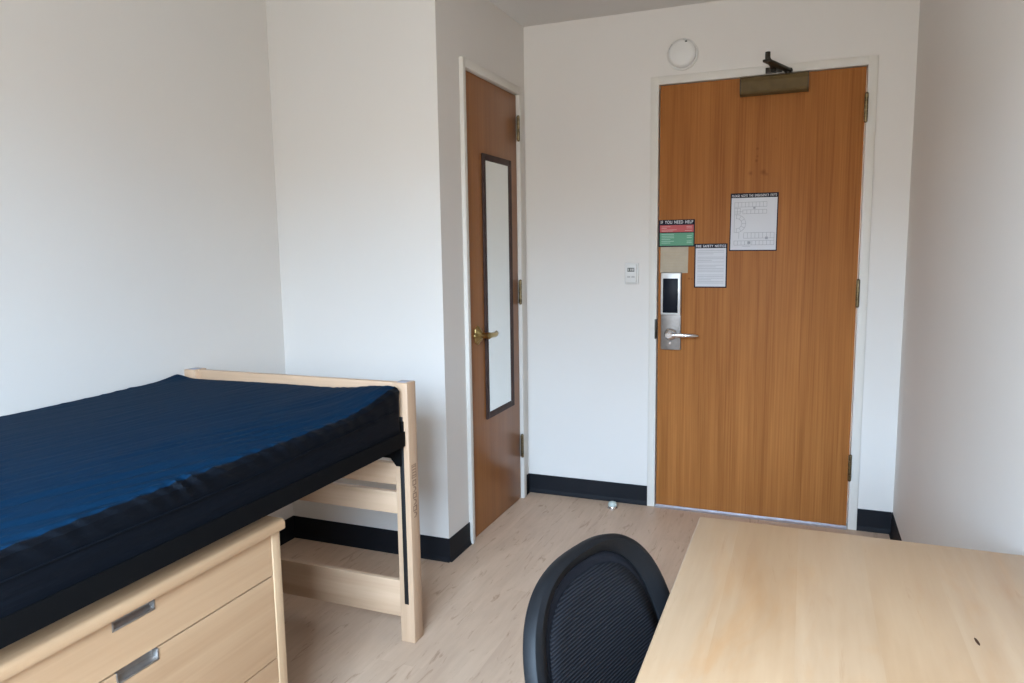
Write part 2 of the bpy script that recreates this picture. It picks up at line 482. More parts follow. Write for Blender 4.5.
def hinge(parent, p, along, out, material):
    """Butt hinge: knuckle barrel with its two thin leaf edges; p centre, along = direction in the wall, out = direction out of it."""
    b = MB(); p = Vector(p); al = Vector(along); ou = Vector(out); hh = .114
    for k in range(5):
        z0 = -hh / 2 + k * hh / 5
        b.cyl(p + ou * .006 + Vector((0, 0, z0 + .0008)), (0, 0, 1), .0075, hh / 5 - .0016, seg=20)
    b.cyl(p + ou * .006 + Vector((0, 0, -hh / 2 - .004)), (0, 0, 1), .0045, hh + .008, seg=16)
    for s in (1, -1):
        b.lathe(p + ou * .006 + Vector((0, 0, s * hh / 2)), (0, 0, s), [(.0078, 0), (.0078, .003), (.005, .007), (.001, .009)], 16)
    c = p + ou * .0005
    e = al * .008
    lo, hi = c - e - ou * .002, c + e + ou * .002
    b.box(min(lo.x, hi.x), max(lo.x, hi.x), min(lo.y, hi.y), max(lo.y, hi.y), c.z - hh / 2, c.z + hh / 2, .0005)
    return b.build('hinge', material, parent)


# entrance door
d1 = thing('door_1', (0, 0, 0), 'wide oak-brown entrance door carrying the notices and the card lock', 'door', 'structure')
MB().box(.003, DW - .003, 0, .044, .0115, DT, .0015).build('leaf', M['door'], d1)
for z in (1.948, 1.125, .303):
    hinge(d1, (DW + .001, -.013, z), (1, 0, 0), (0, -1, 0), M['hinge'])
lock = MB().box(.020, .120, -.016, 0, .832, 1.222, .004).build('lock_plate', M['steel'], d1)
b = MB(); b.box(.020, .119, -.030, -.010, 1.010, 1.220, .006)
b.build('reader_housing', M['silver_trim'], lock)
MB().box(.031, .106, -.0325, -.026, 1.020, 1.192, .003).build('reader_panel', M['reader'], lock)
b = MB()
hx, hz = .070, .912
b.lathe((hx, -.016, hz), (0, -1, 0), [(.031, 0), (.031, .006), (.026, .012), (.018, .016), (.0155, .03), (.0155, .058)])
b.lathe((hx, -.050, hz), (0, -1, 0), [(.019, 0), (.0195, .012), (.0185, .022), (.014, .026)])
b.tube([(hx, -.062, hz), (hx + .03, -.063, hz + .001), (hx + .07, -.063, hz + .001), (hx + .105, -.060, hz), (hx + .128, -.052, hz - .001), (hx + .137, -.044, hz - .002)],
       [.0135, .013, .0115, .0105, .0095, .007], 16, 0.95)
b.build('lever', M['chrome'], lock)
MB().cyl((hx, -.026, .868), (0, -1, 0), .006, .006, seg=20).build('key_cylinder', M['chrome'], lock)

# closet door (leaf face at x = XC)
d2 = thing('door_2', (XC, 0, 0), 'narrow reddish brown closet door with the long mirror', 'door', 'structure')
MB().box(-.040, 0, C1 + .003, C2 - .003, .004, CT, .0015).build('leaf', M['closet_door'], d2)
for z in (1.957, 1.124, .298):
    hinge(d2, (.010, C2 - .012, z), (0, 1, 0), (1, 0, 0), M['hinge'])
b = MB()
cy, cz = -.652, .955
prof = []
t = bmesh.new(); rings = []
for rr, zz in ((.037, 0), (.037, .005), (.034, .009), (.026, .013), (.021, .020), (.015, .026)):
    rings.append([t.verts.new((zz, cy + rr * (1 + .09 * math.cos(8 * 2 * PI * k / 64)) * math.cos(2 * PI * k / 64), cz + rr * 1.12 * (1 + .09 * math.cos(8 * 2 * PI * k / 64)) * math.sin(2 * PI * k / 64))) for k in range(64)])
for a_, b_ in zip(rings, rings[1:]):
    for k in range(64): t.faces.new((a_[k], a_[(k + 1) % 64], b_[(k + 1) % 64], b_[k]))
t.faces.new(rings[0]); t.faces.new(rings[-1])
b.add(t)
lev = b.build('lever_rose', M['brass'], d2)
b = MB()
b.lathe((.012, cy, cz), (1, 0, 0), [(.015, 0), (.013, .012), (.013, .035), (.016, .042), (.016, .052), (.010, .058)])
b.tube([(.058, cy - .004, cz), (.060, cy + .03, cz), (.059, cy + .06, cz - .003), (.056, cy + .085, cz - .003), (.051, cy + .106, cz + .001), (.046, cy + .118, cz + .006)],
       [.0135, .0125, .012, .012, .011, .006], 16)
b.build('lever', M['brass'], lev)

# door closer at the head of the entrance door
cl = thing('door_closer', (.53, 0, 2.085), 'bronze door closer with folded arm at the top of the entrance door', 'door closer')
b = MB()
b.prism([(0, -.044), (-.030, -.046), (-.050, -.040), (-.056, -.030), (-.056, .012), (-.052, .026), (-.040, .036), (0, .040)], 'x', -.148, .142)
b.build('body', M['closer_paint'], cl, smooth=False)
for x0, x1 in ((-.151, -.147), (.141, .145)):
    b = MB(); b.prism([(0, -.045), (-.031, -.047), (-.051, -.041), (-.0575, -.030), (-.0575, .012), (-.053, .027), (-.041, .037), (0, .041)], 'x', x0, x1)
    b.build('end_cap', M['dark_bronze'], cl, smooth=False)
b = MB(); b.cyl((.056, -.030, .036), (0, 0, 1), .012, .012, seg=20); b.cyl((.056, -.030, .045), (0, 0, 1), .017, .014, seg=20)
b.build('spindle', M['dark_bronze'], cl)
elb = (-.022, -.245, .052)


def flat_bar(p, q, wdt, th):
    p, q = Vector(p), Vector(q); d = (q - p); L = d.length; d.normalize()
    x = d; z = Vector((0, 0, 1)); y = z.cross(x).normalized(); z = x.cross(y)
    rot = Matrix((x, y, z)).transposed().to_4x4()
    b = MB(); c = (p + q) / 2
    b.box(c.x - L / 2 - wdt / 2, c.x + L / 2 + wdt / 2, c.y - wdt / 2, c.y + wdt / 2, c.z - th / 2, c.z + th / 2, .002, rot=rot)
    return b


flat_bar((.056, -.030, .052), elb, .032, .011).build('main_arm', M['dark_bronze'], cl)
flat_bar((elb[0], elb[1], .066), (-.008, -.032, .066), .020, .009).build('forearm', M['dark_bronze'], cl)
b = MB(); b.cyl((elb[0], elb[1], .044), (0, 0, 1), .011, .046, seg=20, bev=.002); b.build('elbow_pin', M['dark_bronze'], cl)
b = MB(); b.box(-.042, .030, -.022, -.0125, .048, .074, .002); b.cyl((-.008, -.032, .052), (0, 0, 1), .011, .020, seg=20); b.build('frame_shoe', M['dark_bronze'], cl)

# smoke detector above the door
sd = thing('smoke_detector', (.108, 0, 2.262), 'round white smoke detector on the wall above the door', 'smoke detector')
b = MB(); b.lathe((0, 0, 0), (0, -1, 0), [(.073, 0), (.073, .010), (.070, .013)], 64); b.build('base', M['white_plastic'], sd)
b = MB(); b.lathe((0, -.013, 0), (0, -1, 0), [(.064, 0), (.066, .004), (.066, .020), (.060, .029), (.050, .033), (.001, .034)], 64); b.build('cover', M['white_plastic'], sd)
for a0 in (62, 138):
    b = MB()
    for k in range(6):
        a = R(a0 + k * 4); b.box(.061 * math.cos(a) - .003, .061 * math.cos(a) + .003, -.0425, -.036, .061 * math.sin(a) - .003, .061 * math.sin(a) + .003, .001)
    b.build('vent', M['grey_plastic'], sd)
MB().box(.016, .026, -.0475, -.040, .046, .052, .001).build('indicator', M['slot'], sd)

# thermostat left of the door
th = thing('thermostat', (-.132, 0, 1.2155), 'small white thermostat on the wall left of the entrance door', 'thermostat')
MB().box(-.035, .035, -.012, .002, -.054, .054, .004).build('back_plate', M['white_plastic'], th)
MB().box(-.027, .027, -.025, -.010, -.046, .048, .004).build('body', M['white_plastic'], th)
sc_ = MB().box(-.018, .018, -.0262, -.022, .010, .030, .001).build('display', M['lcd'], th)
b = MB()
for x in (-.012, .000, .0105):
    b.box(x - .0035, x + .0035, -.0268, -.0258, .014, .026)
b.build('digits', M['grey_plastic'], sc_, smooth=False)
for x in (-.011, .011):
    MB().box(x - .008, x + .008, -.0275, -.024, -.020, -.012, .001).build('button', M['grey_plastic'], th)

# floor door stop
ds = thing('door_stop', (-.203, -.107, 0), 'small pale dome door stop on the floor beside the entrance door', 'door stop')
b = MB(); b.lathe((0, 0, 0), (0, 0, 1), [(.025, 0), (.025, .004), (.021, .008), (.020, .012)]); b.build('base', M['chrome'], ds)
b = MB(); b.lathe((0, 0, .012), (0, 0, 1), [(.021, 0), (.023, .004), (.023, .012), (.019, .020), (.010, .024), (.001, .025)]); b.build('bumper', M['stop_rubber'], ds)


# ------------------------------------------------------------------ notices on the door
def bars(rows, material, name, parent, y=-.0022):
    b = MB()
    for x0, x1, z0, z1 in rows: b.box(x0, x1, y, y + .0008, z0, z1)
    return b.build(name, material, parent, smooth=False)


FR = (PI / 2, 0, 0)
# help notice
n1 = thing('help_notice', (.0905, 0, 1.4140), 'red and green help notice with a black heading, left edge of the entrance door', 'sign')
hw, hh = .0885, .0665
MB().box(-hw, hw, -.0012, 0, -hh, hh).build('backing', M['dark_print'], n1, smooth=False)
MB().box(-hw + .006, hw - .006, -.0018, -.001, .006, hh - .026).build('red_panel', M['red_print'], n1, smooth=False)
MB().box(-hw + .006, hw - .006, -.0018, -.001, -hh + .006, .002).build('green_panel', M['green_print'], n1, smooth=False)
text_mesh('lettering', 'IF YOU NEED HELP', .0215, M['white_print'], n1, (0, -.0016, hh - .0125), FR, .158, .0001)
bars([(-.074, -.030, .0315, .0335), (-.074, -.048, .024, .026), (-.074, .000, .016, .018), (-.074, -.018, .010, .012)], M['pink_print'], 'lettering', n1)
bars([(.048, .074, .0315, .0335), (.048, .074, .024, .026), (.040, .074, .012, .014)], M['pink_print'], 'lettering', n1)
bars([(-.074, -.012 if k not in (3, 5) else -.030, -.006 - k * .0085, -.0035 - k * .0085) for k in range(6)], M['mint_print'], 'lettering', n1)
bars([(.050, .074, -.006 - k * .0085, -.0035 - k * .0085) for k in (1, 2, 4, 5)], M['mint_print'], 'lettering', n1)

# beige card under it
n2 = thing('paper_card', (.0805, 0, 1.284), 'faded beige card stuck under the red and green notice', 'paper')
MB().box(-.068, .068, -.0008, 0, -.066, .066, .0004, rot=Matrix.Rotation(R(.6), 4, 'Y')).build('card', M['tan_paper'], n2, smooth=False)
bars([(-.055, .050, .035 - k * .014, .0362 - k * .014) for k in range(6)], mat('faint_print', (0.42, 0.335, 0.22), 0.6), 'faint_print', n2, -.0012)

# fire safety notice
n3 = thing('safety_notice', (.257, 0, 1.253), 'small black-framed white safety notice, lower of the two white sheets on the entrance door', 'sign')
hw, hh = .078, .1075
MB().box(-hw, hw, -.0012, 0, -hh, hh).build('backing', M['dark_print'], n3, smooth=False)
MB().box(-hw + .006, hw - .006, -.0018, -.001, -hh + .006, hh - .022).build('sheet', M['paper'], n3, smooth=False)
text_mesh('lettering', 'FIRE SAFETY NOTICE', .0165, M['white_print'], n3, (0, -.0016, hh - .0125), FR, .142, .0001)
rows = []
for k in range(21):
    z = hh - .033 - k * .0079
    if k in (3, 8, 14): continue
    e = .062 if k % 4 != 2 else random.uniform(.0, .04)
    rows.append((-.062, e, z - .0016, z))
bars(rows, M['mid_print'], 'printed_lines', n3)

# evacuation plan
n4 = thing('evacuation_plan', (.4525, 0, 1.4595), 'largest white sheet on the entrance door, floor plan under a dark heading', 'sign')
hw, hh = .1085, .1365
MB().box(-hw, hw, -.0012, 0, -hh, hh, rot=Matrix.Rotation(R(.4), 4, 'Y')).build('backing', M['dark_print'], n4, smooth=False)
MB().box(-hw + .005, hw - .005, -.0018, -.001, -hh + .005, hh - .022, rot=Matrix.Rotation(R(.4), 4, 'Y')).build('sheet', M['paper'], n4, smooth=False)
text_mesh('lettering', 'PLEASE NOTE THE EMERGENCY EXITS', .0155, M['white_print'], n4, (0, -.0016, hh - .0125), FR, .202, .0)
b = MB()


def line(x0, z0, x1, z1, wd=.0016):
    d = Vector((x1 - x0, z1 - z0)); L = d.length; a = math.atan2(d.y, d.x)
    b.box((x0 + x1) / 2 - L / 2, (x0 + x1) / 2 + L / 2, -.0023, -.0016, (z0 + z1) / 2 - wd / 2, (z0 + z1) / 2 + wd / 2, rot=Matrix.Rotation(-a, 4, 'Y'))


def room_row(x0, x1, z0, z1, n):
    for z in (z0, z1): line(x0, z, x1, z)
    for k in range(n + 1):
        x = x0 + (x1 - x0) * k / n; line(x, z0, x, z1)


room_row(-.088, .058, .072, .094, 9); room_row(-.050, .058, .040, .058, 6); line(-.088, .050, -.050, .050); line(-.088, .040, -.088, .094)
room_row(-.088, -.062, .040, .066, 2)
for rr in (.042, .024):
    for k in range(20):
        a0, a1 = R(-100 + k * 10), R(-90 + k * 10)
        line(-.078 + rr * math.cos(a0), -.006 + rr * math.sin(a0), -.078 + rr * math.cos(a1), -.006 + rr * math.sin(a1))
for k in range(7):
    a = R(-90 + k * 30); line(-.078 + .024 * math.cos(a), -.006 + .024 * math.sin(a), -.078 + .042 * math.cos(a), -.006 + .042 * math.sin(a))
line(-.088, -.050, -.088, .040); line(-.066, -.078, -.066, -.048)
room_row(-.044, .094, -.076, -.050, 8); room_row(-.088, .094, -.108, -.088, 11)
line(.094, -.108, .094, -.050); line(-.050, -.114, -.012, -.114)
b.build('floor_plan_lines', M['mid_print'], n4, smooth=False)
for q in ((-.003, .007, .062, .072), (.054, .066, -.082, -.070), (-.026, -.012, -.103, -.091)):
    bars([q], M['mid_print'], 'plan_symbol', n4, -.0026)

# mirror on the closet door
mr = thing('mirror', (XC, -.397, 1.163), 'tall narrow dark-framed mirror hung on the closet door', 'mirror')
b = MB(); hw, hh, fw = .175, .624, .030
for y0, y1, z0, z1 in ((-hw, -hw + fw, -hh, hh), (hw - fw, hw, -hh, hh), (-hw + fw - .001, hw - fw + .001, -hh, -hh + fw), (-hw + fw - .001, hw - fw + .001, hh - fw, hh)):
    b.box(0, .011, y0, y1, z0, z1, .003)
b.build('frame', M['mirror_frame'], mr)
MB().box(0.001, .006, -hw + fw - .004, hw - fw + .004, -hh + fw - .004, hh - fw + .004).build('glass', M['mirror'], mr, smooth=False)

# ------------------------------------------------------------------ bed
PX0, PX1 = -1.482, -.517
FY = -1.631                     # front face of the footboard posts
bed = thing('bed_frame', (-1.0, -2.65, 0), 'raised maple bed frame with slatted end board and black side rails by the left wall', 'bed frame')
BO = Vector((-1.0, -2.65, 0))


def bpart(b, name, material, parent=bed, smooth=True):
    return b.build(name, material, parent, smooth, off=BO)


def end_board(y0, y1, face):
    """Two posts and four slats; face = -1 when the slotted face looks to -y."""
    ym = (y0 + y1) / 2
    for x0, x1 in ((PX0, PX0 + .055), (PX1 - .055, PX1)):
        post = bpart(MB().box(x0, x1, y0, y1, 0.001, .914, .003), 'post', M['maple_z'])
        yf = y0 if face < 0 else y1
        near = x1 == PX1
        tx0, tx1 = (x0 + .019, x0 + .035)
        tr = bpart(MB().box(tx0, tx1, yf - .0012, yf + .0012, .14, .80, .001), 'slot_track', M['slot'], post)
        bpart(MB().box(x0 + .010, x1 - .012, ym - .018, ym + .018, .9138, .9152, .0005), 'top_plug', M['dust'], post)
        if near and face < 0:
            b = MB(); xa = PX1 + .0004; yc = ym - .001
            def rect(ya, yb, za, zb, wd=.003):
                for q in ((ya, ya + wd, za, zb), (yb - wd, yb, za, zb), (ya, yb, za, za + wd), (ya, yb, zb - wd, zb)):
                    b.box(xa - .001, xa + .0003, q[0], q[1], q[2], q[3])
            rect(yc - .015, yc + .015, .585, .632)
            for k in range(4): b.box(xa - .001, xa + .0003, yc - .010, yc + .010, .592 + k * .010, .596 + k * .010)
            z = .578
            for k in range(6):
                hh_ = .019
                if k % 2 == 0:
                    rect(yc - .012, yc + .012, z - hh_, z, .004)
                else:
                    for j in range(7):
                        a = R(-90 + j * 30)
                        b.box(xa - .001, xa + .0003, yc - .004 + .012 * math.cos(a) - .003, yc - .004 + .012 * math.cos(a) + .003, z - hh_ / 2 + .008 * math.sin(a) - .002, z - hh_ / 2 + .008 * math.sin(a) + .002)
                z -= .0225
            bpart(b, 'burnt_brand', M['burn'], post, smooth=False)
    xa, xb = PX0 + .053, PX1 - .053
    for z0, z1 in ((.820, .912), (.556, .632), (.453, .530), (.080, .212)):
        bpart(MB().box(xa, xb, ym - .011, ym + .011, z0, z1, .0025), 'slat', M['maple_x'])


end_board(FY, FY + .058, -1)
end_board(-3.725, -3.667, 1)
for x in (-.530, -1.470):
    s = 1 if x > -1 else -1
    b = MB(); b.box(x - .0025, x + .0025, -3.664, FY - .004, .703, .752); b.box(min(x, x - s * .035), max(x, x - s * .035), -3.664, FY - .004, .722, .727)
    bpart(b, 'side_rail', M['black_steel'], smooth=False)
    for y, sg in ((FY - .002, -1), (-3.665, 1)):
        b = MB()
        xa, xb, xc = (x - .015, x - .092, x - .055) if s > 0 else (x + .015, x + .092, x + .055)
        b.prism([(xa, .790), (xa, .631), (xa - s * .018, .631), (xc, .657), (xb, .657), (xb, .745), (xc, .790)], 'y', min(y, y + sg * .006), max(y, y + sg * .006))
        xr = x - s * .003
        b.box(min(xr, xr - s * .005), max(xr, xr - s * .005), min(y, y + sg * .07), max(y, y + sg * .07), .704, .75)
        b.box(min(xa, xr), max(xa, xr), min(y, y + sg * .006), max(y, y + sg * .006), .704, .785)
        bpart(b, 'corner_bracket', M['black_steel'], smooth=False)
for k in range(9):
    y = -3.50 + k * .22
    bpart(MB().box(-1.468, -.532, y - .012, y + .012, .7265, .730), 'cross_strap', M['black_steel'], smooth=False)


# ------------------------------------------------------------------ mattress
def mattress():
    x0, x1, y0, y1, zb, zt = -1.510, -.534, -3.655, FY - .010, .7305, .874
    prof = []
    def arc(cx, cz, r, a0, a1, n):
        for k in range(n + 1):
            a = R(a0 + (a1 - a0) * k / n); prof.append((cx + r * math.cos(a), cz + r * math.sin(a), math.cos(a), math.sin(a)))
    def seg(xa, za, xb, zb_, nx, nz, n):
        for k in range(1, n): prof.append((xa + (xb - xa) * k / n, za + (zb_ - za) * k / n, nx, nz))
    rt, rb = .026, .018
    arc(x1 - rb, zb + rb, rb, -90, 0, 5)
    seg(x1, zb + rb, x1, zt - rt, 1, 0, 16)
    arc(x1 - rt, zt - rt, rt, 0, 90, 10)
    seg(x1 - rt, zt, x0 + rt, zt, 0, 1, 150)
    arc(x0 + rt, zt - rt, rt, 90, 180, 8)
    seg(x0, zt - rt, x0, zb + rb, -1, 0, 8)
    arc(x0 + rb, zb + rb, rb, 180, 270, 4)
    n = len(prof)
    ys = []
    re = .022
    for k in range(8): ys.append((y0 + re * (1 - math.cos(PI / 2 * k / 7)), re * (1 - math.sin(PI / 2 * k / 7))))
    m = 330
    for k in range(1, m): ys.append((y0 + re + (y1 - y0 - 2 * re) * k / m, 0))
    for k in range(8): ys.append((y1 - re + re * math.sin(PI / 2 * k / 7), re * (1 - math.cos(PI / 2 * k / 7))))
    cx, cz = (x0 + x1) / 2, (zb + zt) / 2
    bm = bmesh.new(); rings = []
    for (y, ins) in ys:
        ring = []
        for (px, pz, nx, nz) in prof:
            d = 0.0; yy = y
            fr = max(0, min(1, (px - (x1 - .50)) / .50))          # towards the front edge
            if nz > .3:                                           # top cover
                u = y + .25 * (px - x1); v = (px - x1) - .25 * (y - y1)
                w1 = noise.noise(Vector((v * 34, u * 2.6, 1.7))); w2 = noise.noise(Vector((v * 70, u * 4.0, 8.2)))
                ridge = (1 - abs(w1) * 2.2)
                d += nz * ((.0046 * ridge + .0014 * w2) * (.12 + .88 * fr ** 1.6))
                d += nz * (.021 * (1 - max(0, min(1, (px - (x1 - .24)) / .24)) ** 1.7) - .016)
                d += nz * (.004 * noise.noise(Vector((px * 2.2, y * 1.8, 4.0))) + .003)
                d += nz * .005 * math.sin(PI * min(1, max(0, (px - x0) / (x1 - x0))))
            if nx > 0.0:                                          # puckers along the upper edge of the front side
                below = max(0.0, zt - pz)
                k = max(0.0, 1 - below / .066) if below > .004 else .6
                ph = (y - below * 1.1) * 15.5 + 1.1 * noise.noise(Vector((y * 5, 0, 3.3)))
                fr_ = ph - math.floor(ph)
                puck = ((1 - fr_) / .68) ** 1.5 if fr_ > .32 else .5 - .5 * math.cos(PI * fr_ / .32)
                amp = .55 + .9 * abs(noise.noise(Vector((math.floor(ph) * .77, 2.2, .4))))
                d += .014 * amp * k * puck * (max(nx, .35))
                d += .0025 * noise.noise(Vector((y * 6, pz * 22, 6.1)))
            x, z = px + nx * d, pz + nz * d
            dy = y1 - y
            if nz > .3 or (nx > 0 and pz > zt - .05):             # bunched corners at the foot end
                z += .040 * math.exp(-(dy / .17) ** 2) * math.exp(-((px - x1) / .16) ** 2)
                z += .014 * math.exp(-(dy / .07) ** 2) * math.exp(-((px - x0 - .02) / .05) ** 2)
                z += .004 * math.exp(-(dy / .3) ** 2)
            z = max(z, zb)
            if ins:
                f = 1 - ins / .07
                x = cx + (x - cx) * (1 - ins / .48); z = cz + (z - cz) * f if z > zb + .001 else z
            ring.append(bm.verts.new((x, yy, z)))
        rings.append(ring)
    for a, b_ in zip(rings, rings[1:]):
        for k in range(n): bm.faces.new((a[k], a[(k + 1) % n], b_[(k + 1) % n], b_[k]))
    for ring, rev in ((rings[0], 0), (rings[-1], 1)):
        c = bm.verts.new((cx, ring[0].co.y, cz))
        for k in range(n): bm.faces.new((ring[k], ring[(k + 1) % n], c))
    mt = thing('mattress', (-1.0, -2.65, .73), 'dark navy nylon-covered mattress lying on the bed frame', 'mattress')
    off = Vector((-1.0, -2.65, .73))
    # the cover is sewn from a blue top and black sides
    bm.faces.ensure_lookup_table(); bm.verts.index_update()
    kt = [i for i, q in enumerate(prof) if q[3] > .62]
    tset = set()
    for r_ in rings:
        for i in kt: tset.add(r_[i])
    me = bpy.data.meshes.new('tmp'); bmesh.ops.recalc_face_normals(bm, faces=bm.faces[:])
    flags = [all(v in tset for v in f.verts) for f in bm.faces]
    bm.to_mesh(me)
    for keep, nm, mm in ((True, 'top_cover', 'nylon'), (False, 'side_cover', 'side_nylon')):
        b2 = bmesh.new(); b2.from_mesh(me); b2.faces.ensure_lookup_table()
        bmesh.ops.delete(b2, geom=[f for f, fl in zip(b2.faces, flags) if fl != keep], context='FACES')
        mb = MB(); mb.bm.free(); mb.bm = b2
        mb.build(nm, M[mm], mt, off=off)
    bm.free(); bpy.data.meshes.remove(me)
    pts = [(x1 + .002 + .002 * noise.noise(Vector((y * 5, 1, 1))), y, .812 + .003 * noise.noise(Vector((y * 3, 5, 1))) + max(0, (y + 2.3)) * .03) for y in [y0 + .05 + k * (y1 - y0 - .1) / 80 for k in range(81)]]
    MB().tube(pts, .0025, 8).build('piping', M['side_nylon'], mt, off=off)
    return mt


mattress()

# ------------------------------------------------------------------ dresser under the bed
DX, DY1, DY0, DZ = -.550, -2.222, -3.130, .660
dr = thing('dresser', (-.85, (DY0 + DY1) / 2, 0), 'low maple dresser with flush metal pulls standing under the bed', 'dresser')
DO = Vector((-.85, (DY0 + DY1) / 2, 0))
XB = -1.13
b = MB()
x = DX
prof = [(XB, DZ - .029), (x - .006, DZ - .029), (x - .0018, DZ - .0272), (x, DZ - .023), (x, DZ - .010), (x - .0025, DZ - .0035), (x - .008, DZ), (XB, DZ)]
b.prism(prof, 'y', DY0, DY1)
b.build('top', M['dresser_y'], dr, off=DO)
for y0, y1 in ((DY1 - .036, DY1 - .006), (DY0 + .006, DY0 + .036)):
    MB().box(XB, DX - .014, y0, y1, 0.001, DZ - .029, .0015).build('side_panel', M['dresser_z'], dr, off=DO)
b = MB(); b.box(XB, XB + .012, DY0 + .025, DY1 - .025, .05, DZ - .03); b.box(XB + .01, DX - .05, DY0 + .025, DY1 - .025, .045, .06); b.box(DX - .06, DX - .045, DY0 + .025, DY1 - .025, .001, .055)
b.build('carcass', M['dresser_y'], dr, smooth=False, off=DO)
FX = DX - .017                      # drawer face
yc = (DY0 + DY1) / 2
for z0, z1 in ((.519, .628), (.2925, .5145), (.062, .288)):
    b = MB(); hw = .052; ph = .025
    ya, yb = DY0 + .0385, DY1 - .0385
    # front panel with a notch at the top centre for the pull
    b.prism([(ya, z0), (yb, z0), (yb, z1), (yc + hw, z1), (yc + hw, z1 - ph), (yc - hw, z1 - ph), (yc - hw, z1), (ya, z1)], 'x', FX - .020, FX)
    b.box(FX - .45, FX - .019, ya + .02, yb - .02, z0 + .01, z1 - .025)
    d = b.build('drawer', M['dresser_y'], dr, smooth=False, off=DO)
    b = MB()
    b.box(FX - .018, FX + .0015, yc - hw, yc + hw, z1 - ph - .001, z1 - ph + .004, .0008)
    b.box(FX - .018, FX + .0015, yc - hw, yc - hw + .004, z1 - ph, z1, .0008); b.box(FX - .018, FX + .0015, yc + hw - .004, yc + hw, z1 - ph, z1, .0008)
    b.prism([(FX - .0185, z1), (FX - .0185, z1 - ph + .003), (FX - .001, z1 - ph + .003), (FX - .012, z1 - ph + .010), (FX - .016, z1)], 'y', yc - hw + .003, yc + hw - .003)
    b.build('pull', M['steel'], d, off=DO)

# ------------------------------------------------------------------ desk
KX0, KX1, KY0, KY1, KZ = .491, 1.105, -3.32, -2.100, .755
dk = thing('desk', ((KX0 + KX1) / 2, (KY0 + KY1) / 2, 0), 'pale maple desk with a bare top against the right wall', 'desk')
KO = Vector(((KX0 + KX1) / 2, (KY0 + KY1) / 2, 0))
MB().box(KX0, KX1, KY0, KY1, KZ - .030, KZ, .004, 3).build('top', M['desk'], dk, off=KO)
for y0, y1 in ((KY1 - .060, KY1 - .035), (KY0 + .035, KY0 + .060)):
    MB().box(KX0 + .03, KX1 - .01, y0, y1, .001, KZ - .0295, .002).build('end_panel', M['maple_z'], dk, off=KO)
MB().box(KX1 - .06, KX1 - .04, KY0 + .059, KY1 - .059, .30, KZ - .0295, .002).build('back_panel', M['maple_y'], dk, off=KO)
MB().box(KX0 + .05, KX0 + .07, KY0 + .059, KY1 - .059, KZ - .09, KZ - .0295, .002).build('apron', M['maple_y'], dk, off=KO)
b = MB()
for x, y, L, wd in ((.949, -2.486, .034, .0030), (.943, -2.45, .022, .0012)):
    pts = [(x - .10 * L * (k / 8 - .5), y + L * (k / 8 - .5), KZ - .0003) for k in range(9)]
    b.tube(pts, [max(.0004, wd * math.sin(PI * (k + .3) / 8.6)) for k in range(9)], 8, .2)
b.build('knot', M['knot'], dk, off=KO)

# ------------------------------------------------------------------ office chair
CP = Vector((.360, -2.609, .8685)); yaw, rake, kc = .2608, .3263, .22
ct = Vector((math.sin(yaw), math.cos(yaw), 0)); cn = Vector((math.cos(yaw), -math.sin(yaw), 0))
cnn = cn * math.cos(rake) + Vector((0, 0, math.sin(rake))); cup = Vector((0, 0, 1)) * math.cos(rake) - cn * math.sin(rake)
seat_c = CP - Vector((0, 0, CP.z)) + cn * .40 - ct * .02
ch = thing('office_chair', (seat_c.x, seat_c.y, 0), 'black mesh-back swivel chair pushed in at the desk', 'office chair')
CO = Vector((seat_c.x, seat_c.y, 0))


def back_pt(s, w, dn=0.0):
    return CP + ct * s + cup * w + cnn * (kc * s * s + .10 * max(0, -w - .18) ** 2 * -2 + dn)


def outline(a, bt, bb, q, top, n=96):
    """Closed outline in (s, w): a half width, bt the height of the upper half, bb of the lower half."""
    out = []
    for k in range(n):
        th = 2 * PI * k / n; c, s = math.cos(th), math.sin(th)
        bh = bt if s >= 0 else bb
        qq = q if s >= 0 else .62
        out.append((a * math.copysign(abs(c) ** qq, c), top - bt + bh * math.copysign(abs(s) ** qq, s)))
    return out


OUT = outline(.2125, .222, .245, .745, 0)
INN = outline(.168, .198, .215, .76, -.024)
bm = bmesh.new(); rings = []
N = len(OUT)
sect = [(0, -.006), (0, .006), (.10, .013), (.35, .017), (.70, .012), (1.0, .004), (1.0, -.008), (.6, -.014), (.15, -.012)]
for f, dn in sect:
    rings.append([bm.verts.new(back_pt(o[0] + (i_[0] - o[0]) * f, o[1] + (i_[1] - o[1]) * f, dn)) for o, i_ in zip(OUT, INN)])
for i in range(len(rings)):
    a, b_ = rings[i], rings[(i + 1) % len(rings)]
    for k in range(N): bm.faces.new((a[k], a[(k + 1) % N], b_[(k + 1) % N], b_[k]))
mb = MB(); mb.bm.free(); mb.bm = bm
mb.build('back_frame', M['chair_plastic'], ch, off=CO)


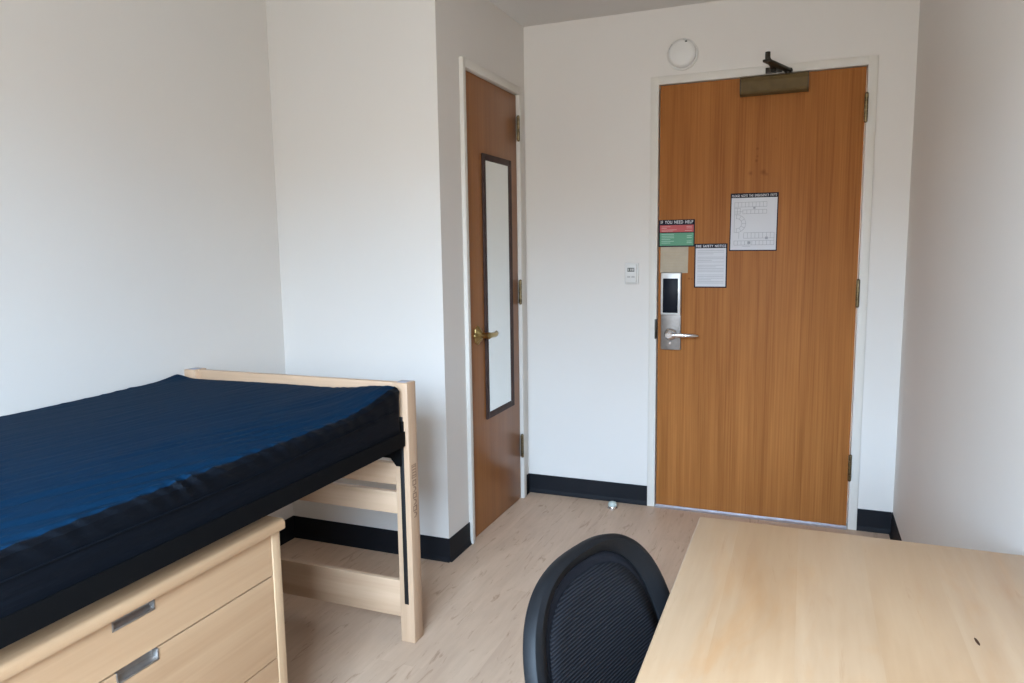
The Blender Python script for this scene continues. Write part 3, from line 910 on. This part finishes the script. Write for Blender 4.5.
def back_panel(name, o_, dn, material, scale_rings, thick=.003):
    bm = bmesh.new(); uvl = bm.loops.layers.uv.new('UVMap')
    cw = -.235
    ringsF = []
    for f in scale_rings:
        ringsF.append([(o[0] * f, cw + (o[1] - cw) * f) for o in o_])
    vs = [[bm.verts.new(back_pt(s, w, dn)) for s, w in r] for r in ringsF]
    c = bm.verts.new(back_pt(0, cw, dn))
    uvm = {}
    for r, vv in zip(ringsF, vs):
        for p, v in zip(r, vv): uvm[v] = p
    uvm[c] = (0, cw)
    for a, b_ in zip(vs, vs[1:]):
        for k in range(N): bm.faces.new((a[k], a[(k + 1) % N], b_[(k + 1) % N], b_[k]))
    for k in range(N): bm.faces.new((vs[-1][k], vs[-1][(k + 1) % N], c))
    bmesh.ops.recalc_face_normals(bm, faces=bm.faces[:])
    for f in bm.faces:
        for l in f.loops: l[uvl].uv = uvm[l.vert]
    me = bpy.data.meshes.new(name)
    bmesh.ops.translate(bm, vec=-CO, verts=bm.verts)
    for f in bm.faces: f.smooth = True
    bm.to_mesh(me); bm.free(); me.materials.append(material)
    o = bpy.data.objects.new(name, me); COL.objects.link(o); o.parent = ch
    md = o.modifiers.new('thickness', 'SOLIDIFY'); md.thickness = thick; md.offset = 0
    return o


back_panel('back_border', INN, -.002, M['chair_fabric'], [1.01, .95, .90, .85, .6, .3], .004)
MESH = [(s * .94, -.235 + (w + .235) * .91) for s, w in INN]
back_panel('back_mesh', MESH, .002, M['mesh_back'], [1.0, .85, .7, .5, .25], .003)
# seat
sz = .44
bm = bmesh.new(); rings = []
for f, dz in ((.80, -.05), (.97, -.045), (1.0, -.025), (.99, -.008), (.93, .004), (.75, .006), (.4, .0)):
    ring = []
    for k in range(64):
        th = 2 * PI * k / 64; c, s = math.cos(th), math.sin(th)
        u = .235 * math.copysign(abs(c) ** .6, c) * f; v = .24 * math.copysign(abs(s) ** .6, s) * f
        ring.append(bm.verts.new(CO + cn * v + ct * u + Vector((0, 0, sz + dz - (.02 * max(0, v / .24) ** 3)))))
    rings.append(ring)
for a, b_ in zip(rings, rings[1:]):
    for k in range(64): bm.faces.new((a[k], a[(k + 1) % 64], b_[(k + 1) % 64], b_[k]))
bm.faces.new(rings[0]); bm.faces.new(rings[-1])
mb = MB(); mb.bm.free(); mb.bm = bm
mb.build('seat', M['chair_fabric'], ch, off=CO)
b = MB()
p0 = back_pt(0, -.30, -.022); p1 = back_pt(0, -.44, -.035)
b.tube([p0, p1, CO - cn * .22 + Vector((0, 0, .385)), CO - cn * .12 + Vector((0, 0, .375)), CO + Vector((0, 0, .375))], [.020, .024, .024, .022, .022], 14, .6)
b.build('back_support', M['chair_plastic'], ch, off=CO)
b = MB(); b.box(CO.x - .09, CO.x + .09, CO.y - .08, CO.y + .08, .355, .392, .01); b.build('tilt_mechanism', M['chair_plastic'], ch, off=CO)
b = MB(); b.cyl(CO + Vector((0, 0, .09)), (0, 0, 1), .026, .15, seg=24); b.cyl(CO + Vector((0, 0, .22)), (0, 0, 1), .015, .145, seg=24); b.build('gas_lift', M['chair_plastic'], ch, off=CO)
b = MB(); b.cyl(CO + Vector((0, 0, .075)), (0, 0, 1), .045, .045, r2=.035, seg=24)
for k in range(5):
    a = yaw + 2 * PI * k / 5; d = Vector((math.cos(a), math.sin(a), 0))
    b.tube([CO + d * .03 + Vector((0, 0, .098)), CO + d * .15 + Vector((0, 0, .090)), CO + d * .26 + Vector((0, 0, .072)), CO + d * .285 + Vector((0, 0, .066))], [.024, .021, .016, .012], 12, .8)
b.build('star_base', M['chair_plastic'], ch, off=CO)
for k in range(5):
    a = yaw + 2 * PI * k / 5; d = Vector((math.cos(a), math.sin(a), 0)); t_ = Vector((-d.y, d.x, 0)); p = CO + d * .275
    b = MB()
    for s in (-1, 1): b.cyl(p + t_ * (s * .016 - .008) + Vector((0, 0, .0265)), t_, .025, .016, seg=24, bev=.003)
    b.cyl(p + t_ * -.01 + Vector((0, 0, .0265)), t_, .008, .02, seg=12); b.cyl(p + Vector((0, 0, .028)), (0, 0, 1), .008, .04, seg=12)
    b.build('caster', M['chair_plastic'], ch, off=CO)

# ------------------------------------------------------------------ daylight
W = bpy.data.worlds.new('sky'); S.world = W; W.use_nodes = True
nt = W.node_tree; nt.nodes.clear()
out = nt.nodes.new('ShaderNodeOutputWorld'); bg = nt.nodes.new('ShaderNodeBackground')
tc = nt.nodes.new('ShaderNodeTexCoord'); sp = nt.nodes.new('ShaderNodeSeparateXYZ'); rp = nt.nodes.new('ShaderNodeValToRGB'); mp = nt.nodes.new('ShaderNodeMapRange')
mp.inputs['From Min'].default_value = -1; mp.inputs['From Max'].default_value = 1
nt.links.new(tc.outputs['Generated'], sp.inputs[0]); nt.links.new(sp.outputs['Z'], mp.inputs['Value']); nt.links.new(mp.outputs[0], rp.inputs['Fac'])
cr = rp.color_ramp
cr.elements[0].position = 0.0; cr.elements[0].color = (0.135, 0.128, 0.118, 1)
cr.elements[1].position = 1.0; cr.elements[1].color = (0.55, 0.78, 1.0, 1)
for p_, c_ in ((.49, (.168, .166, .162, 1)), (.565, (.20, .203, .207, 1)), (.602, (.50, .67, .88, 1)), (.70, (.565, .78, 1.05, 1))):
    e = cr.elements.new(p_); e.color = c_
nt.links.new(rp.outputs['Color'], bg.inputs['Color']); bg.inputs['Strength'].default_value = 65.0
nt.links.new(bg.outputs[0], out.inputs['Surface'])
ld = bpy.data.lights.new('window_portal', 'AREA'); ld.shape = 'RECTANGLE'; ld.size = WX1 - WX0; ld.size_y = WZ1 - WZ0
ld.cycles.is_portal = True
lo = bpy.data.objects.new('window_portal', ld); COL.objects.link(lo)
lo.location = ((WX0 + WX1) / 2, YW - .16, (WZ0 + WZ1) / 2); lo.rotation_euler = (R(90), 0, 0)      # faces into the room (+y)

# ------------------------------------------------------------------ camera
cam = bpy.data.cameras.new('camera'); co = bpy.data.objects.new('camera', cam); COL.objects.link(co)
y_, p_, r_ = .3827, -.12656, -.01441
fw = Vector((-math.sin(y_) * math.cos(p_), math.cos(y_) * math.cos(p_), math.sin(p_)))
rt = Vector((math.cos(y_), math.sin(y_), 0)); up = rt.cross(fw)
rt2 = rt * math.cos(r_) + up * math.sin(r_); up2 = -rt * math.sin(r_) + up * math.cos(r_)
co.matrix_world = Matrix.Translation((.69149, -3.69896, 1.35025)) @ Matrix((rt2, up2, -fw)).transposed().to_4x4()
cam.sensor_width = 36; cam.lens = 36 * 729.88 / 1024; cam.clip_start = .05
S.camera = co

# ------------------------------------------------------------------ render look
S.view_settings.view_transform = 'Standard'; S.view_settings.look = 'None'; S.view_settings.gamma = 1; S.view_settings.use_curve_mapping = False
S.view_settings.exposure = 0.0
S.cycles.use_denoising = True
S.cycles.max_bounces = 12; S.cycles.diffuse_bounces = 8; S.cycles.glossy_bounces = 4
S.cycles.sample_clamp_indirect = 10
